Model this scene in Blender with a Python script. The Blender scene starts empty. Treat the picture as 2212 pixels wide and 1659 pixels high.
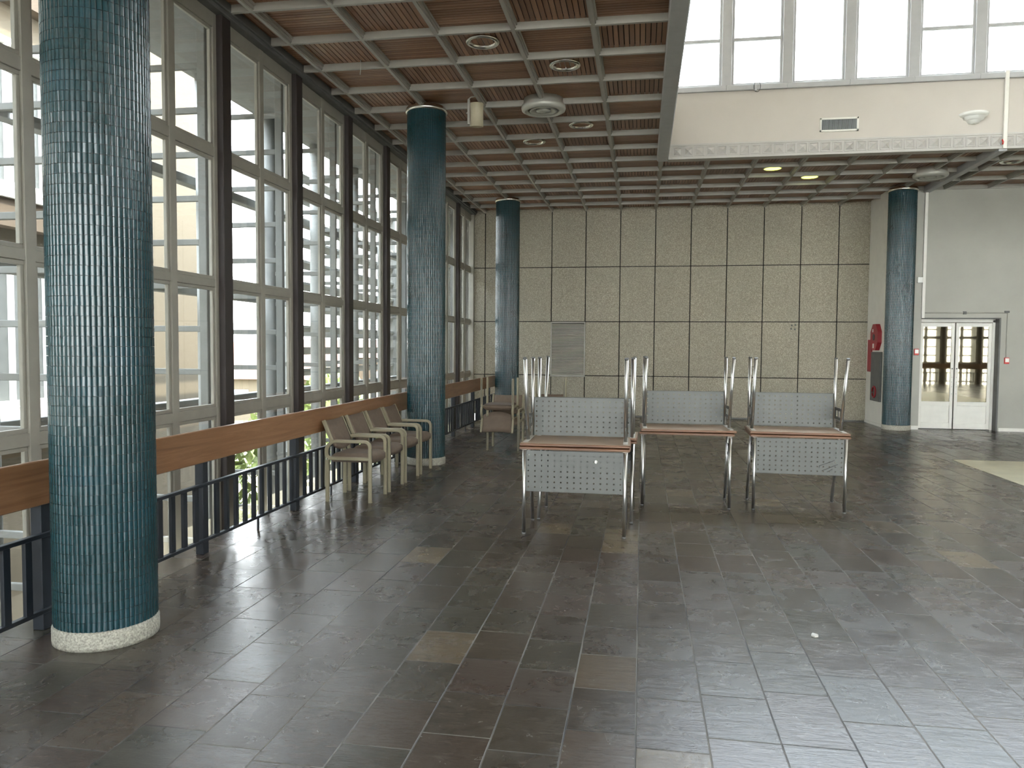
import bpy, math, random
from mathutils import Vector, Matrix, Euler
random.seed(7)
PI = math.pi
S = bpy.context.scene
COL = S.collection

# ------------------------------------------------------------------ camera, world, sun, exposure
def add_camera():
    cd = bpy.data.cameras.new('camera'); co = bpy.data.objects.new('camera', cd); COL.objects.link(co)
    yaw, pitch, roll = .1672, .0484, .007
    f = Vector((-math.sin(yaw)*math.cos(pitch), math.cos(yaw)*math.cos(pitch), -math.sin(pitch)))
    r = Vector((math.cos(yaw), math.sin(yaw), 0)); u = r.cross(f)
    r2 = r*math.cos(roll) + u*math.sin(roll); u2 = -r*math.sin(roll) + u*math.cos(roll)
    m = Matrix(((r2.x, u2.x, -f.x, 0), (r2.y, u2.y, -f.y, 0), (r2.z, u2.z, -f.z, 1.672), (0, 0, 0, 1)))
    co.matrix_world = m
    cd.sensor_fit = 'HORIZONTAL'; cd.sensor_width = 36; cd.lens = 1652.86/2212*36
    cd.clip_start = .05; cd.clip_end = 800
    S.camera = co
add_camera()
S.view_settings.view_transform = 'Standard'
S.view_settings.look = 'None'
S.view_settings.gamma = 1
S.view_settings.use_curve_mapping = False
S.view_settings.exposure = 2.8

w = bpy.data.worlds.new('world'); S.world = w; w.use_nodes = True
nt = w.node_tree; nt.nodes.clear()
wo = nt.nodes.new('ShaderNodeOutputWorld'); bg = nt.nodes.new('ShaderNodeBackground')
tc = nt.nodes.new('ShaderNodeTexCoord'); sp = nt.nodes.new('ShaderNodeSeparateXYZ'); cr = nt.nodes.new('ShaderNodeValToRGB')
nt.links.new(tc.outputs['Generated'], sp.inputs[0]); nt.links.new(sp.outputs['Z'], cr.inputs[0])
cr.color_ramp.elements[0].position = 0.0; cr.color_ramp.elements[0].color = (.97, .97, .95, 1)
cr.color_ramp.elements[1].position = .6; cr.color_ramp.elements[1].color = (.80, .89, 1.0, 1)
nt.links.new(cr.outputs[0], bg.inputs[0]); bg.inputs[1].default_value = 4.2
nt.links.new(bg.outputs[0], wo.inputs[0])

sd = bpy.data.lights.new('sun', 'SUN'); sd.energy = 2.6; sd.angle = math.radians(.6); sd.color = (1, .93, .80)
so = bpy.data.objects.new('sun', sd); COL.objects.link(so)
so.rotation_euler = Vector((.56, .14, .82)).to_track_quat('Z', 'Y').to_euler(); so.location = (30, 10, 40)

# ------------------------------------------------------------------ node materials
def mat(name):
    m = bpy.data.materials.new(name); m.use_nodes = True
    return m, m.node_tree, m.node_tree.nodes['Principled BSDF']
def N(t, k, **kw):
    n = t.nodes.new(k)
    for a, b in kw.items(): setattr(n, a, b)
    return n
def ramp(t, src, stops):
    r = N(t, 'ShaderNodeValToRGB'); t.links.new(src, r.inputs[0]); e = r.color_ramp.elements
    while len(e) < len(stops): e.new(.5)
    for i, (p, c) in enumerate(stops):
        e[i].position = p; e[i].color = (*c, 1) if len(c) == 3 else c
    return r.outputs[0]
def noise(t, scale, detail=4, vec=None, rough=.55, dist=0.):
    n = N(t, 'ShaderNodeTexNoise'); n.inputs['Scale'].default_value = scale; n.inputs['Detail'].default_value = detail
    n.inputs['Roughness'].default_value = rough; n.inputs['Distortion'].default_value = dist
    if vec is not None: t.links.new(vec, n.inputs['Vector'])
    return n.outputs['Fac']
def coords(t, scale=(1, 1, 1), obj=True):
    c = N(t, 'ShaderNodeTexCoord') if obj else N(t, 'ShaderNodeNewGeometry')
    m = N(t, 'ShaderNodeMapping'); m.inputs['Scale'].default_value = scale
    t.links.new(c.outputs['Object'] if obj else c.outputs['Position'], m.inputs[0]); return m.outputs[0]
def bump(t, b, h, strength=.3, dist=.01, prev=None):
    n = N(t, 'ShaderNodeBump'); n.inputs['Strength'].default_value = strength; n.inputs['Distance'].default_value = dist
    t.links.new(h, n.inputs['Height'])
    if prev is not None: t.links.new(prev, n.inputs['Normal'])
    t.links.new(n.outputs[0], b.inputs['Normal']); return n.outputs[0]
def mth(t, op, a, b=None, c=None):
    n = N(t, 'ShaderNodeMath', operation=op)
    for i, v in enumerate((a, b, c)):
        if v is None: continue
        if isinstance(v, (int, float)): n.inputs[i].default_value = v
        else: t.links.new(v, n.inputs[i])
    return n.outputs[0]
def mix(t, fac, a, b):
    n = N(t, 'ShaderNodeMix', data_type='RGBA')
    if isinstance(fac, (int, float)): n.inputs[0].default_value = fac
    else: t.links.new(fac, n.inputs[0])
    for i, v in ((6, a), (7, b)):
        if isinstance(v, tuple): n.inputs[i].default_value = (*v, 1)
        else: t.links.new(v, n.inputs[i])
    return n.outputs[2]

def simple(name, col, rough=.5, metal=0., var=.12, scale=6., bumps=0., bscale=60., spec=.5, world=False):
    m, t, b = mat(name)
    v = coords(t, obj=not world)
    f = noise(t, scale, 5, v)
    lo = tuple(max(0, c*(1-var)) for c in col); hi = tuple(min(1, c*(1+var)) for c in col)
    t.links.new(ramp(t, f, [(.3, lo), (.7, hi)]), b.inputs['Base Color'])
    b.inputs['Roughness'].default_value = rough; b.inputs['Metallic'].default_value = metal
    b.inputs['Specular IOR Level'].default_value = spec
    if bumps: bump(t, b, noise(t, bscale, 4, v), bumps, .004)
    return m

def mat_slate():
    m, t, b = mat('slate floor'); g = N(t, 'ShaderNodeNewGeometry'); s = N(t, 'ShaderNodeSeparateXYZ')
    t.links.new(g.outputs['Position'], s.inputs[0])
    x = mth(t, 'DIVIDE', s.outputs[0], .305); row = mth(t, 'FLOOR', x); fx = mth(t, 'FRACT', x)
    wn = N(t, 'ShaderNodeTexWhiteNoise', noise_dimensions='1D'); t.links.new(row, wn.inputs['W'])
    ln = mth(t, 'MULTIPLY_ADD', wn.outputs['Value'], .12, .40)
    y = mth(t, 'ADD', mth(t, 'DIVIDE', s.outputs[1], ln), mth(t, 'MULTIPLY', wn.outputs['Value'], 7.3))
    cell = mth(t, 'FLOOR', y); fy = mth(t, 'FRACT', y)
    cv = N(t, 'ShaderNodeCombineXYZ'); t.links.new(row, cv.inputs[0]); t.links.new(cell, cv.inputs[1])
    w2 = N(t, 'ShaderNodeTexWhiteNoise', noise_dimensions='2D'); t.links.new(cv.outputs[0], w2.inputs['Vector'])
    w3 = N(t, 'ShaderNodeTexWhiteNoise', noise_dimensions='3D'); cv.inputs[2].default_value = 0
    add = N(t, 'ShaderNodeVectorMath', operation='ADD'); add.inputs[1].default_value = (17.3, 4.1, 9.7); t.links.new(cv.outputs[0], add.inputs[0]); t.links.new(add.outputs[0], w3.inputs['Vector'])
    # per tile tint
    tint = ramp(t, w2.outputs['Value'], [(0, (.033, .023, .015)), (.25, (.043, .032, .022)), (.5, (.054, .036, .027)), (.72, (.036, .033, .022)), (.95, (.058, .040, .029)), (.985, (.12, .088, .05))])
    # offset the grain per tile so each slab has its own face
    vm = N(t, 'ShaderNodeVectorMath', operation='MULTIPLY_ADD'); vm.inputs[1].default_value = (13.1, 7.7, 3.3)
    t.links.new(cv.outputs[0], vm.inputs[0]); t.links.new(g.outputs['Position'], vm.inputs[2])
    n1 = noise(t, 5, 8, vm.outputs[0], .65, .6); n2 = noise(t, 22, 8, vm.outputs[0], .7, .3)
    mp = N(t, 'ShaderNodeMapping'); mp.inputs['Scale'].default_value = (2.2, 9, 4); t.links.new(vm.outputs[0], mp.inputs[0])
    n3 = noise(t, 3.4, 9, mp.outputs[0], .72, .25)
    c1 = mix(t, ramp(t, n1, [(.35, (0, 0, 0)), (.75, (.5, .5, .5))]), tint, (.088, .073, .056))
    c2 = mix(t, ramp(t, n3, [(.56, (0, 0, 0)), (.70, (.5, .5, .5))]), c1, (.14, .122, .10))
    # joints
    dx = mth(t, 'MULTIPLY', mth(t, 'MINIMUM', fx, mth(t, 'SUBTRACT', 1., fx)), .305)
    dy = mth(t, 'MULTIPLY', mth(t, 'MINIMUM', fy, mth(t, 'SUBTRACT', 1., fy)), ln)
    d = mth(t, 'ADD', mth(t, 'MINIMUM', dx, dy), mth(t, 'MULTIPLY', mth(t, 'SUBTRACT', n2, .5), .004))
    j = ramp(t, mth(t, 'MULTIPLY', d, 100.), [(.22, (1, 1, 1)), (.42, (0, 0, 0))])
    jc = mix(t, ramp(t, noise(t, .9, 3, coords(t, obj=False)), [(.4, (0, 0, 0)), (.6, (1, 1, 1))]), (.025, .022, .02), (.15, .135, .11))
    t.links.new(mix(t, j, c2, jc), b.inputs['Base Color'])
    rr = mth(t, 'ADD', mth(t, 'MULTIPLY', n1, .22), mth(t, 'MULTIPLY', w3.outputs['Value'], .06))
    t.links.new(mth(t, 'ADD', mth(t, 'ADD', rr, .12), mth(t, 'MULTIPLY', j, .35)), b.inputs['Roughness'])
    b.inputs['Specular IOR Level'].default_value = .52
    hgt = mth(t, 'ADD', mth(t, 'MULTIPLY', n1, .8), mth(t, 'MULTIPLY', n2, .22))
    hgt = mth(t, 'ADD', hgt, mth(t, 'MULTIPLY', n3, .5))
    hgt = mth(t, 'SUBTRACT', mth(t, 'MULTIPLY_ADD', w3.outputs['Value'], .25, hgt), mth(t, 'MULTIPLY', j, .9))
    bump(t, b, hgt, .45, .006)
    return m

def mat_tile():
    m, t, b = mat('glazed teal tile'); v = coords(t)
    n = noise(t, 3.5, 4, v); n2 = noise(t, 45, 3, v)
    oi = N(t, 'ShaderNodeTexCoord')
    c = ramp(t, n, [(.3, (.005, .028, .031)), (.55, (.007, .038, .046)), (.75, (.008, .046, .063))])
    c2 = mix(t, ramp(t, n2, [(.45, (0, 0, 0)), (.8, (.5, .5, .5))]), c, (.016, .065, .075))
    t.links.new(c2, b.inputs['Base Color'])
    b.inputs['Roughness'].default_value = .23; b.inputs['Specular IOR Level'].default_value = .75
    bump(t, b, noise(t, 30, 2, v), .10, .003)
    return m

def mat_wood(name, cols, rough, axis, scale=1., spec=.5, world=True):
    m, t, b = mat(name); sc = [14*scale]*3; sc[axis] = .9*scale
    v = coords(t, tuple(sc), obj=not world)
    n = noise(t, 1.2, 7, v, .6, 1.4); n2 = noise(t, 9, 3, v)
    c = ramp(t, n, [(.25, cols[0]), (.5, cols[1]), (.75, cols[2])])
    t.links.new(mix(t, mth(t, 'MULTIPLY', n2, .35), c, cols[0]), b.inputs['Base Color'])
    b.inputs['Roughness'].default_value = rough; b.inputs['Specular IOR Level'].default_value = spec
    bump(t, b, n2, .08, .002)
    return m

def mat_ceilboard():
    m, t, b = mat('varnished ceiling boards')
    g = N(t, 'ShaderNodeNewGeometry')
    wn = g.outputs['Random Per Island']
    v = coords(t, (1, 1, 1), obj=False); n = noise(t, 9, 6, v, .6, .5)
    c = ramp(t, wn, [(0, (.21, .098, .050)), (.5, (.29, .14, .074)), (1, (.37, .20, .112))])
    t.links.new(mix(t, mth(t, 'MULTIPLY', n, .45), c, (.15, .08, .047)), b.inputs['Base Color'])
    b.inputs['Roughness'].default_value = .38; b.inputs['Specular IOR Level'].default_value = .5
    return m

def mat_pebble():
    m, t, b = mat('pebble-dash concrete'); v = coords(t, obj=False)
    vo = N(t, 'ShaderNodeTexVoronoi'); vo.inputs['Scale'].default_value = 62; t.links.new(v, vo.inputs['Vector'])
    n = noise(t, 55, 6, v, .7); n2 = noise(t, 1.1, 4, v); 
    g = ramp(t, vo.outputs['Color'], [(.15, (.30, .265, .20)), (.5, (.47, .42, .33)), (.9, (.62, .57, .46))])
    c = mix(t, ramp(t, n, [(.35, (1, 1, 1)), (.6, (0, 0, 0))]), g, (.26, .23, .175))
    c = mix(t, ramp(t, n2, [(.35, (.25, .25, .25)), (.7, (0, 0, 0))]), c, (.32, .31, .25))
    t.links.new(c, b.inputs['Base Color']); b.inputs['Roughness'].default_value = .85
    bump(t, b, mth(t, 'ADD', mth(t, 'MULTIPLY', vo.outputs['Distance'], -1.), n), .6, .01)
    return m

def mat_glass(name, tint=(1, 1, 1), refl=1.0, gcol=(1, 1, 1)):
    m = bpy.data.materials.new(name); m.use_nodes = True; t = m.node_tree; t.nodes.clear()
    o = N(t, 'ShaderNodeOutputMaterial'); mx = N(t, 'ShaderNodeMixShader'); tr = N(t, 'ShaderNodeBsdfTransparent')
    gl = N(t, 'ShaderNodeBsdfGlossy'); gl.inputs['Roughness'].default_value = .02; gl.inputs['Color'].default_value = (*gcol, 1); tr.inputs[0].default_value = (*tint, 1)
    fr = N(t, 'ShaderNodeFresnel'); gg = N(t, 'ShaderNodeNewGeometry'); t.links.new(mth(t, 'MULTIPLY_ADD', gg.outputs['Backfacing'], 1/1.45-1.45, 1.45), fr.inputs[0])
    dirt = noise(t, 1.3, 4, coords(t, obj=False))
    k = mth(t, 'MULTIPLY', fr.outputs[0], refl)
    t.links.new(k, mx.inputs[0]); t.links.new(tr.outputs[0], mx.inputs[1]); t.links.new(gl.outputs[0], mx.inputs[2])
    t.links.new(mx.outputs[0], o.inputs[0]); return m

def mat_emit(name, col, s):
    m, t, b = mat(name); b.inputs['Base Color'].default_value = (*col, 1)
    b.inputs['Emission Color'].default_value = (*col, 1); b.inputs['Emission Strength'].default_value = s
    return m

M = dict(
    slate=mat_slate(), tile=mat_tile(), pebble=mat_pebble(), board=mat_ceilboard(),
    grout=simple('dark grout', (.045, .065, .063), .8),
    rib=simple('grey painted rib', (.36, .34, .30), .42, var=.05),
    beam=simple('pale painted beam', (.42, .42, .42), .5, var=.05),
    dark=simple('dark backing', (.012, .010, .009), .8),
    frame=simple('grey painted window frame', (.33, .31, .26), .45, var=.06),
    mull=simple('dark brown mullion', (.032, .024, .022), .5, var=.1),
    black=simple('black painted steel', (.016, .020, .026), .42, var=.2),
    rail=mat_wood('varnished handrail timber', ((.17, .078, .034), (.27, .135, .064), (.37, .205, .11)), .33, 1, .8),
    cream=simple('cream plaster', (.52, .48, .43), .75, var=.03, scale=1.5, world=True),
    white=simple('white paint', (.72, .70, .64), .5, var=.04),
    grey=simple('grey painted plaster', (.36, .35, .305), .6, var=.06, scale=1.2, world=True),
    jamb=simple('dark grey jamb', (.12, .12, .115), .6),
    plinth=simple('speckled terrazzo plinth', (.36, .34, .28), .7, var=.5, scale=90, bumps=.4),
    steel=simple('brushed aluminium tube', (.68, .68, .66), .28, 1., var=.05),
    panel=simple('grey powder coated sheet', (.095, .097, .088), .45, .1, var=.06),
    top=simple('tabletop laminate underside', (.30, .205, .13), .38, var=.12, scale=4),
    edge=mat_wood('tabletop timber edge', ((.10, .042, .022), (.17, .080, .040), (.25, .13, .07)), .4, 0),
    pale=simple('pale grey end strip', (.48, .46, .42), .5),
    chair=simple('olive beige moulded frame', (.29, .255, .17), .42, var=.05),
    fab=simple('taupe fabric', (.155, .112, .080), .85, var=.10, scale=14, bumps=.3, bscale=400),
    seatb=simple('dark seat underside', (.10, .072, .052), .8), ply=simple('pale plywood underside', (.52, .36, .20), .6),
    concrete=simple('outdoor concrete', (.22, .22, .205), .8, var=.08, world=True),
    stucco=simple('cream outdoor stucco', (.085, .066, .040), .85, var=.06, scale=.8, world=True),
    stucco2=simple('tan outdoor band', (.06, .04, .022), .85, var=.06, world=True),
    red=simple('red paint', (.30, .018, .028), .45), redp=simple('red plastic', (.6, .05, .04), .4),
    wpane=simple('grey curtained pane', (.07, .075, .075), .5), slat=simple('light grey slats', (.62, .58, .50), .5, var=.03), frz=simple('pale frieze plaster', (.47, .45, .42), .7, var=.03),
    diffm=simple('grey metallic paint', (.50, .49, .44), .38, .35, var=.04),
    chrome=simple('satin nickel trim', (.70, .68, .62), .25, 1., var=.04),
    lens=simple('grey glass lens', (.34, .35, .32), .3, .2), 
    lit=mat_emit('lit yellow green lamp', (.75, .85, .06), 1.6),
    beige=simple('beige metal canister', (.50, .44, .31), .45),
    inlay=simple('pale cream stone inlay', (.50, .47, .34), .35, var=.12, scale=2.5, world=True),
    glass=mat_glass('window glass', (.93, .95, .95)), dglass=mat_glass('door glass', (.45, .43, .38), 5.0, (.95, .84, .62)),  # door glass tint puts the reflected sky's cream light into the gloss colour
    ground=simple('dry pale ground', (.11, .09, .045), .9, var=.25, scale=.4, world=True),
    leaf=simple('sunlit leaves', (.11, .14, .035), .7, var=.5, scale=8), bark=simple('bark', (.12, .09, .06), .9),
    roof=simple('red roof tiles', (.20, .10, .07), .8), paving=simple('pale paving', (.2, .19, .17), .8, var=.1, world=True),
    shade=simple('grey shutter paint', (.30, .33, .34), .6), plasticwhite=simple('white plastic', (.78, .78, .74), .4, var=.02),
    wire=simple('dark wire', (.03, .03, .03), .6), tissue=simple('crumpled white tissue', (.8, .8, .76), .9),
)

# ------------------------------------------------------------------ mesh helpers
class MB:
    def __init__(s): s.v = []; s.f = []; s.mi = []; s.sm = []; s.k = 0; s.smooth = False
    def m(s, k, smooth=False): s.k = k; s.smooth = smooth; return s
    def add(s, vs, fs):
        o = len(s.v); s.v += [tuple(p) for p in vs]
        for f in fs: s.f.append(tuple(i+o for i in f)); s.mi.append(s.k); s.sm.append(s.smooth)
        return s
    def box(s, x0, x1, y0, y1, z0, z1):
        return s.add([(x0,y0,z0),(x1,y0,z0),(x1,y1,z0),(x0,y1,z0),(x0,y0,z1),(x1,y0,z1),(x1,y1,z1),(x0,y1,z1)],
                     [(0,3,2,1),(4,5,6,7),(0,1,5,4),(1,2,6,5),(2,3,7,6),(3,0,4,7)])
    def bbox(s, x0, x1, y0, y1, z0, z1, b=.004):      # box with chamfered edges
        X, Y, Z = (x0, x1), (y0, y1), (z0, z1); V = []; idx = {}
        for i in (0, 1):
            for j in (0, 1):
                for k in (0, 1):
                    sx, sy, sz = (1, -1)[i], (1, -1)[j], (1, -1)[k]
                    for a in range(3):
                        p = [X[i]+sx*b, Y[j]+sy*b, Z[k]+sz*b]; p[a] = (X[i], Y[j], Z[k])[a]
                        idx[i, j, k, a] = len(V); V.append(tuple(p))
        F = []
        for a in range(3):
            u, v = [q for q in range(3) if q != a]
            for sgn in (0, 1):
                loop = []
                for (p, q) in ((0, 0), (1, 0), (1, 1), (0, 1)):
                    c = [0, 0, 0]; c[a] = sgn; c[u] = p; c[v] = q; loop.append(idx[c[0], c[1], c[2], a])
                F.append(loop if (sgn == 1) ^ (a == 1) else loop[::-1])
        for a in range(3):           # edges along a
            u, v = [q for q in range(3) if q != a]
            for p in (0, 1):
                for q in (0, 1):
                    c0 = [0, 0, 0]; c0[u] = p; c0[v] = q; c1 = list(c0); c1[a] = 1
                    F.append([idx[(*c0, u)], idx[(*c1, u)], idx[(*c1, v)], idx[(*c0, v)]])
        for i in (0, 1):
            for j in (0, 1):
                for k in (0, 1): F.append([idx[i, j, k, 0], idx[i, j, k, 1], idx[i, j, k, 2]])
        return s.add(V, F)
    def tube(s, pts, r, n=12, cap=True):
        pts = [Vector(p) for p in pts]; rings = []; V = []
        up = None
        for i, p in enumerate(pts):
            a = pts[max(i-1, 0)]; b = pts[min(i+1, len(pts)-1)]; d = (b-a).normalized()
            if up is None:
                up = Vector((0, 0, 1)) if abs(d.z) < .9 else Vector((1, 0, 0))
            x = up.cross(d).normalized(); up = d.cross(x).normalized()
            rr = r[i] if isinstance(r, (list, tuple)) else r
            V += [p + x*rr*math.cos(2*PI*k/n) + up*rr*math.sin(2*PI*k/n) for k in range(n)]
        F = [(i*n+k, i*n+(k+1) % n, (i+1)*n+(k+1) % n, (i+1)*n+k) for i in range(len(pts)-1) for k in range(n)]
        s.add(V, F)
        if cap:
            o = len(s.v)-len(V); sm = s.smooth
            s.f.append(tuple(o+k for k in range(n))[::-1]); s.f.append(tuple(o+(len(pts)-1)*n+k for k in range(n)))
            s.mi += [s.k]*2; s.sm += [False]*2
        return s
    def ribbon(s, pts, w, th, y):      # rectangular bar swept along a path in the XZ plane, centred on y, width w, thickness th
        P = [Vector((p[0], 0, p[1])) for p in pts]; V = []
        for i, p in enumerate(P):
            d0 = (P[i]-P[i-1]).normalized() if i else (P[1]-P[0]).normalized()
            d1 = (P[i+1]-P[i]).normalized() if i < len(P)-1 else d0
            d = (d0+d1).normalized(); n = Vector((-d.z, 0, d.x)); k = th/2/max(.5, n.dot(Vector((-d0.z, 0, d0.x))))
            c = min(.008, th*.25)
            for a, b in ((-1, -1), (-1, 1), (1, 1), (1, -1)):
                for q in (0, 1):
                    aa = a*(k - (c if (q ^ (a*b > 0)) else 0)); bb = b*(w/2 - (0 if (q ^ (a*b > 0)) else c))
                    v = p + n*aa; V.append((v.x, y+bb, v.z))
        n = 8; F = [(i*n+k, i*n+(k+1) % n, (i+1)*n+(k+1) % n, (i+1)*n+k) for i in range(len(P)-1) for k in range(n)]
        F += [tuple(range(n))[::-1], tuple((len(P)-1)*n+k for k in range(n))]
        return s.add(V, F)
    def lathe(s, prof, n=32, c=(0, 0), a0=0., a1=2*PI):
        full = abs(a1-a0-2*PI) < 1e-6; m = n if full else n+1; V = []
        for r, z in prof:
            V += [(c[0]+r*math.cos(a0+(a1-a0)*k/n), c[1]+r*math.sin(a0+(a1-a0)*k/n), z) for k in range(m)]
        F = []
        for i in range(len(prof)-1):
            for k in range(n):
                k2 = (k+1) % m; F.append((i*m+k, i*m+k2, (i+1)*m+k2, (i+1)*m+k))
        return s.add(V, F)
    def disc(s, c, r, z, n=32, up=True):
        V = [(c[0]+r*math.cos(2*PI*k/n), c[1]+r*math.sin(2*PI*k/n), z) for k in range(n)]
        return s.add(V, [tuple(range(n)) if up else tuple(range(n))[::-1]])
    def prism(s, poly, z0, z1, xf=None):     # polygon (u,v) extruded in w ; xf maps (u,v,w)->xyz
        n = len(poly); xf = xf or (lambda u, v, w: (u, v, w))
        V = [xf(u, v, z0) for u, v in poly] + [xf(u, v, z1) for u, v in poly]
        return s.add(V, [tuple(range(n))[::-1], tuple(range(n, 2*n))] + [(i, (i+1) % n, n+(i+1) % n, n+i) for i in range(n)])
    def build(s, name, mats, parent=None, mods=None):
        me = bpy.data.meshes.new(name); me.from_pydata(s.v, [], s.f)
        for mm in (mats if isinstance(mats, (list, tuple)) else [mats]): me.materials.append(mm)
        me.polygons.foreach_set('material_index', s.mi); me.polygons.foreach_set('use_smooth', s.sm)
        me.update()
        o = bpy.data.objects.new(name, me); COL.objects.link(o)
        if parent: o.parent = parent
        return o
def tag(o, label=None, cat=None, group=None, kind=None):
    for k, v in (('label', label), ('category', cat), ('group', group), ('kind', kind)):
        if v: o[k] = v
    return o
def empty(name, loc=(0, 0, 0), rz=0, label=None, cat=None, group=None, kind=None):
    o = bpy.data.objects.new(name, None); COL.objects.link(o); o.location = loc; o.rotation_euler = (0, 0, rz)
    o.empty_display_size = .1
    return tag(o, label, cat, group, kind)
def fillet(pts, r, n=5):
    out = [pts[0]]
    for i in range(1, len(pts)-1):
        a, b, c = Vector(pts[i-1]), Vector(pts[i]), Vector(pts[i+1]); rr = min(r, (a-b).length*.48, (c-b).length*.48)
        p, q = b+(a-b).normalized()*rr, b+(c-b).normalized()*rr
        for k in range(n+1):
            t = k/n; out.append(tuple(p*(1-t)**2 + b*2*t*(1-t) + q*t*t))
    out.append(pts[-1]); return out
def children_of(o): return [c for c in bpy.data.objects if c.parent == o]
def copy_tree(o, parent=None):
    c = o.copy(); COL.objects.link(c)
    if parent: c.parent = parent
    for ch in children_of(o): copy_tree(ch, c)
    return c
def bevel(o, w=.004, seg=2):
    md = o.modifiers.new('bevel', 'BEVEL'); md.width = w; md.segments = seg; md.limit_method = 'ANGLE'; return o
def struct(mb, name, mats, parent=None):
    o = mb.build(name, mats, parent)
    if not parent: o['kind'] = 'structure'
    return o

# ------------------------------------------------------------------ dimensions
CZ = 4.968; G = .83; X0 = -1.368; Y0 = 8.0444; WY = 18.755
XW = -4.2; XE = 20.0; YS = -6.5; YD = 17.2; AX0, AX1 = .41, 12.0; AY0, AY1 = -1.5, 13.8; AZ = 11.5
rx = lambda i: X0 + G*i
ry = lambda j: Y0 + G*j

# ------------------------------------------------------------------ floor and ground slab
b = MB(); b.box(-3.66, XE, YS+.77, WY+.3, -.30, 0); struct(b, 'floor', M['slate'])
b = MB(); b.box(4.69, 11.5, 2.0, 12.56, .0005, .004)
struct(b, 'trim_1', M['inlay'])

# ------------------------------------------------------------------ walls
def wall_back():
    b = MB().m(0); b.box(-4.6, 5.12, WY+.012, WY+.3, 0, 5.3)
    zs = [0.02, .985, 2.301, 3.624, 5.06]; xs = [-4.15] + [rx(i) for i in range(-3, 8)] + [5.12]
    b.m(1)
    for i in range(len(xs)-1):
        for k in range(4):
            if i == 3 and k == 1: continue
            g = .011; x0, x1 = xs[i]+g, xs[i+1]-(g if i < len(xs)-2 else 0)
            b.bbox(x0, x1, WY-.006+random.uniform(-.003, .003), WY+.013, zs[k]+.009, zs[k+1]-.009, .005)
    o = struct(b, 'wall_back', [M['dark'], M['pebble']])
    # louvre grille
wall_back()
t = empty('wall_louvre', (rx(-1)+G/2, WY, 1.625), label='grey metal louvre vent set in the pebble-dash back wall', cat='vent')
b = MB(); w2, h2 = .425, .672
b.bbox(-w2, w2, -.035, .012, h2-.035, h2, .004); b.bbox(-w2, w2, -.035, .012, -h2, -h2+.035, .004)
b.bbox(-w2, -w2+.03, -.035, .012, -h2, h2, .004); b.bbox(w2-.03, w2, -.035, .012, -h2, h2, .004)
b.build('louvre_frame', M['rib'], t)
b = MB(); n = 36
for k in range(n):
    z = -h2+.04+(2*h2-.08)*k/n
    b.add([(-w2+.03, -.028, z), (w2-.03, -.028, z), (w2-.03, .006, z+.020), (-w2+.03, .006, z+.020), (-w2+.03, -.028, z+.004), (w2-.03, -.028, z+.004), (w2-.03, .006, z+.024), (-w2+.03, .006, z+.024)],
          [(0, 3, 2, 1), (4, 5, 6, 7), (0, 1, 5, 4), (1, 2, 6, 5), (2, 3, 7, 6), (3, 0, 4, 7)])
b.build('slats', M['slat'], t)
b = MB(); b.box(-w2+.02, w2-.02, .008, .0115, -h2+.02, h2-.02); b.build('vent_backing', M['dark'], t)
t = empty('fixing_holes', (3.48, WY, 2.18), label='cluster of four dark round fixing holes on the right of the back wall', cat='holes')
for dx, dz in ((-.03, .04), (.05, .05), (-.04, -.04), (.04, -.05)):
    b = MB(); b.tube([(dx, -.012, dz), (dx, 0, dz)], .022, 10); b.build('hole', M['jamb'], t)
b = MB(); b.box(-4.6, 5.12, WY-.02, WY, 0, .03); struct(b, 'gap_strip_back', M['jamb'])  # dark strip drawn for the dark gap between back wall and floor

# door wall, side return
b = MB()
b.box(5.12, 5.62, YD-.0, YD+.3, 0, 5.3); b.box(5.62, 5.745, YD-.0, YD+.3, 0, 5.3)
b.box(5.745, 7.27, YD, YD+.3, 2.34, 5.3); b.box(7.27, XE, YD, YD+.3, 0, 5.3)
struct(b, 'wall_door', M['grey'])
b = MB(); b.box(5.12, 5.32, YD+.3, WY+.3, 0, 5.3); struct(b, 'wall_return', M['white'])
b = MB(); b.m(0); b.box(5.11, 5.12, YD, WY-.021, 0, 5.06); b.m(0); struct(b, 'trim_2', M['white'])
b = MB(); b.box(7.29, XE, YD-.015, YD, 0, .07); b.box(5.56, 5.745, YD-.015, YD, 0, .08); b.box(5.095, 5.11, YD, WY-.021, 0, .06)
struct(b, 'baseboard_door', M['white'])
b = MB(); b.box(XE, XE+.3, YS, WY, -.3, 5.3); struct(b, 'wall_right', M['grey'])
# room behind the door
b = MB(); b.box(5.32, 8.2, 20.4, 20.5, 0, 3); b.box(8.2, 8.3, 17.5, 20.5, 0, 3); b.box(5.32, 8.3, 17.5, 20.5, 3, 3.1); b.box(5.22, 5.32, 19.1, 20.5, 0, 3); b.box(5.32, 8.3, 19.06, 20.5, -.1, 0)
struct(b, 'wall_lobby', M['cream'])

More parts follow.
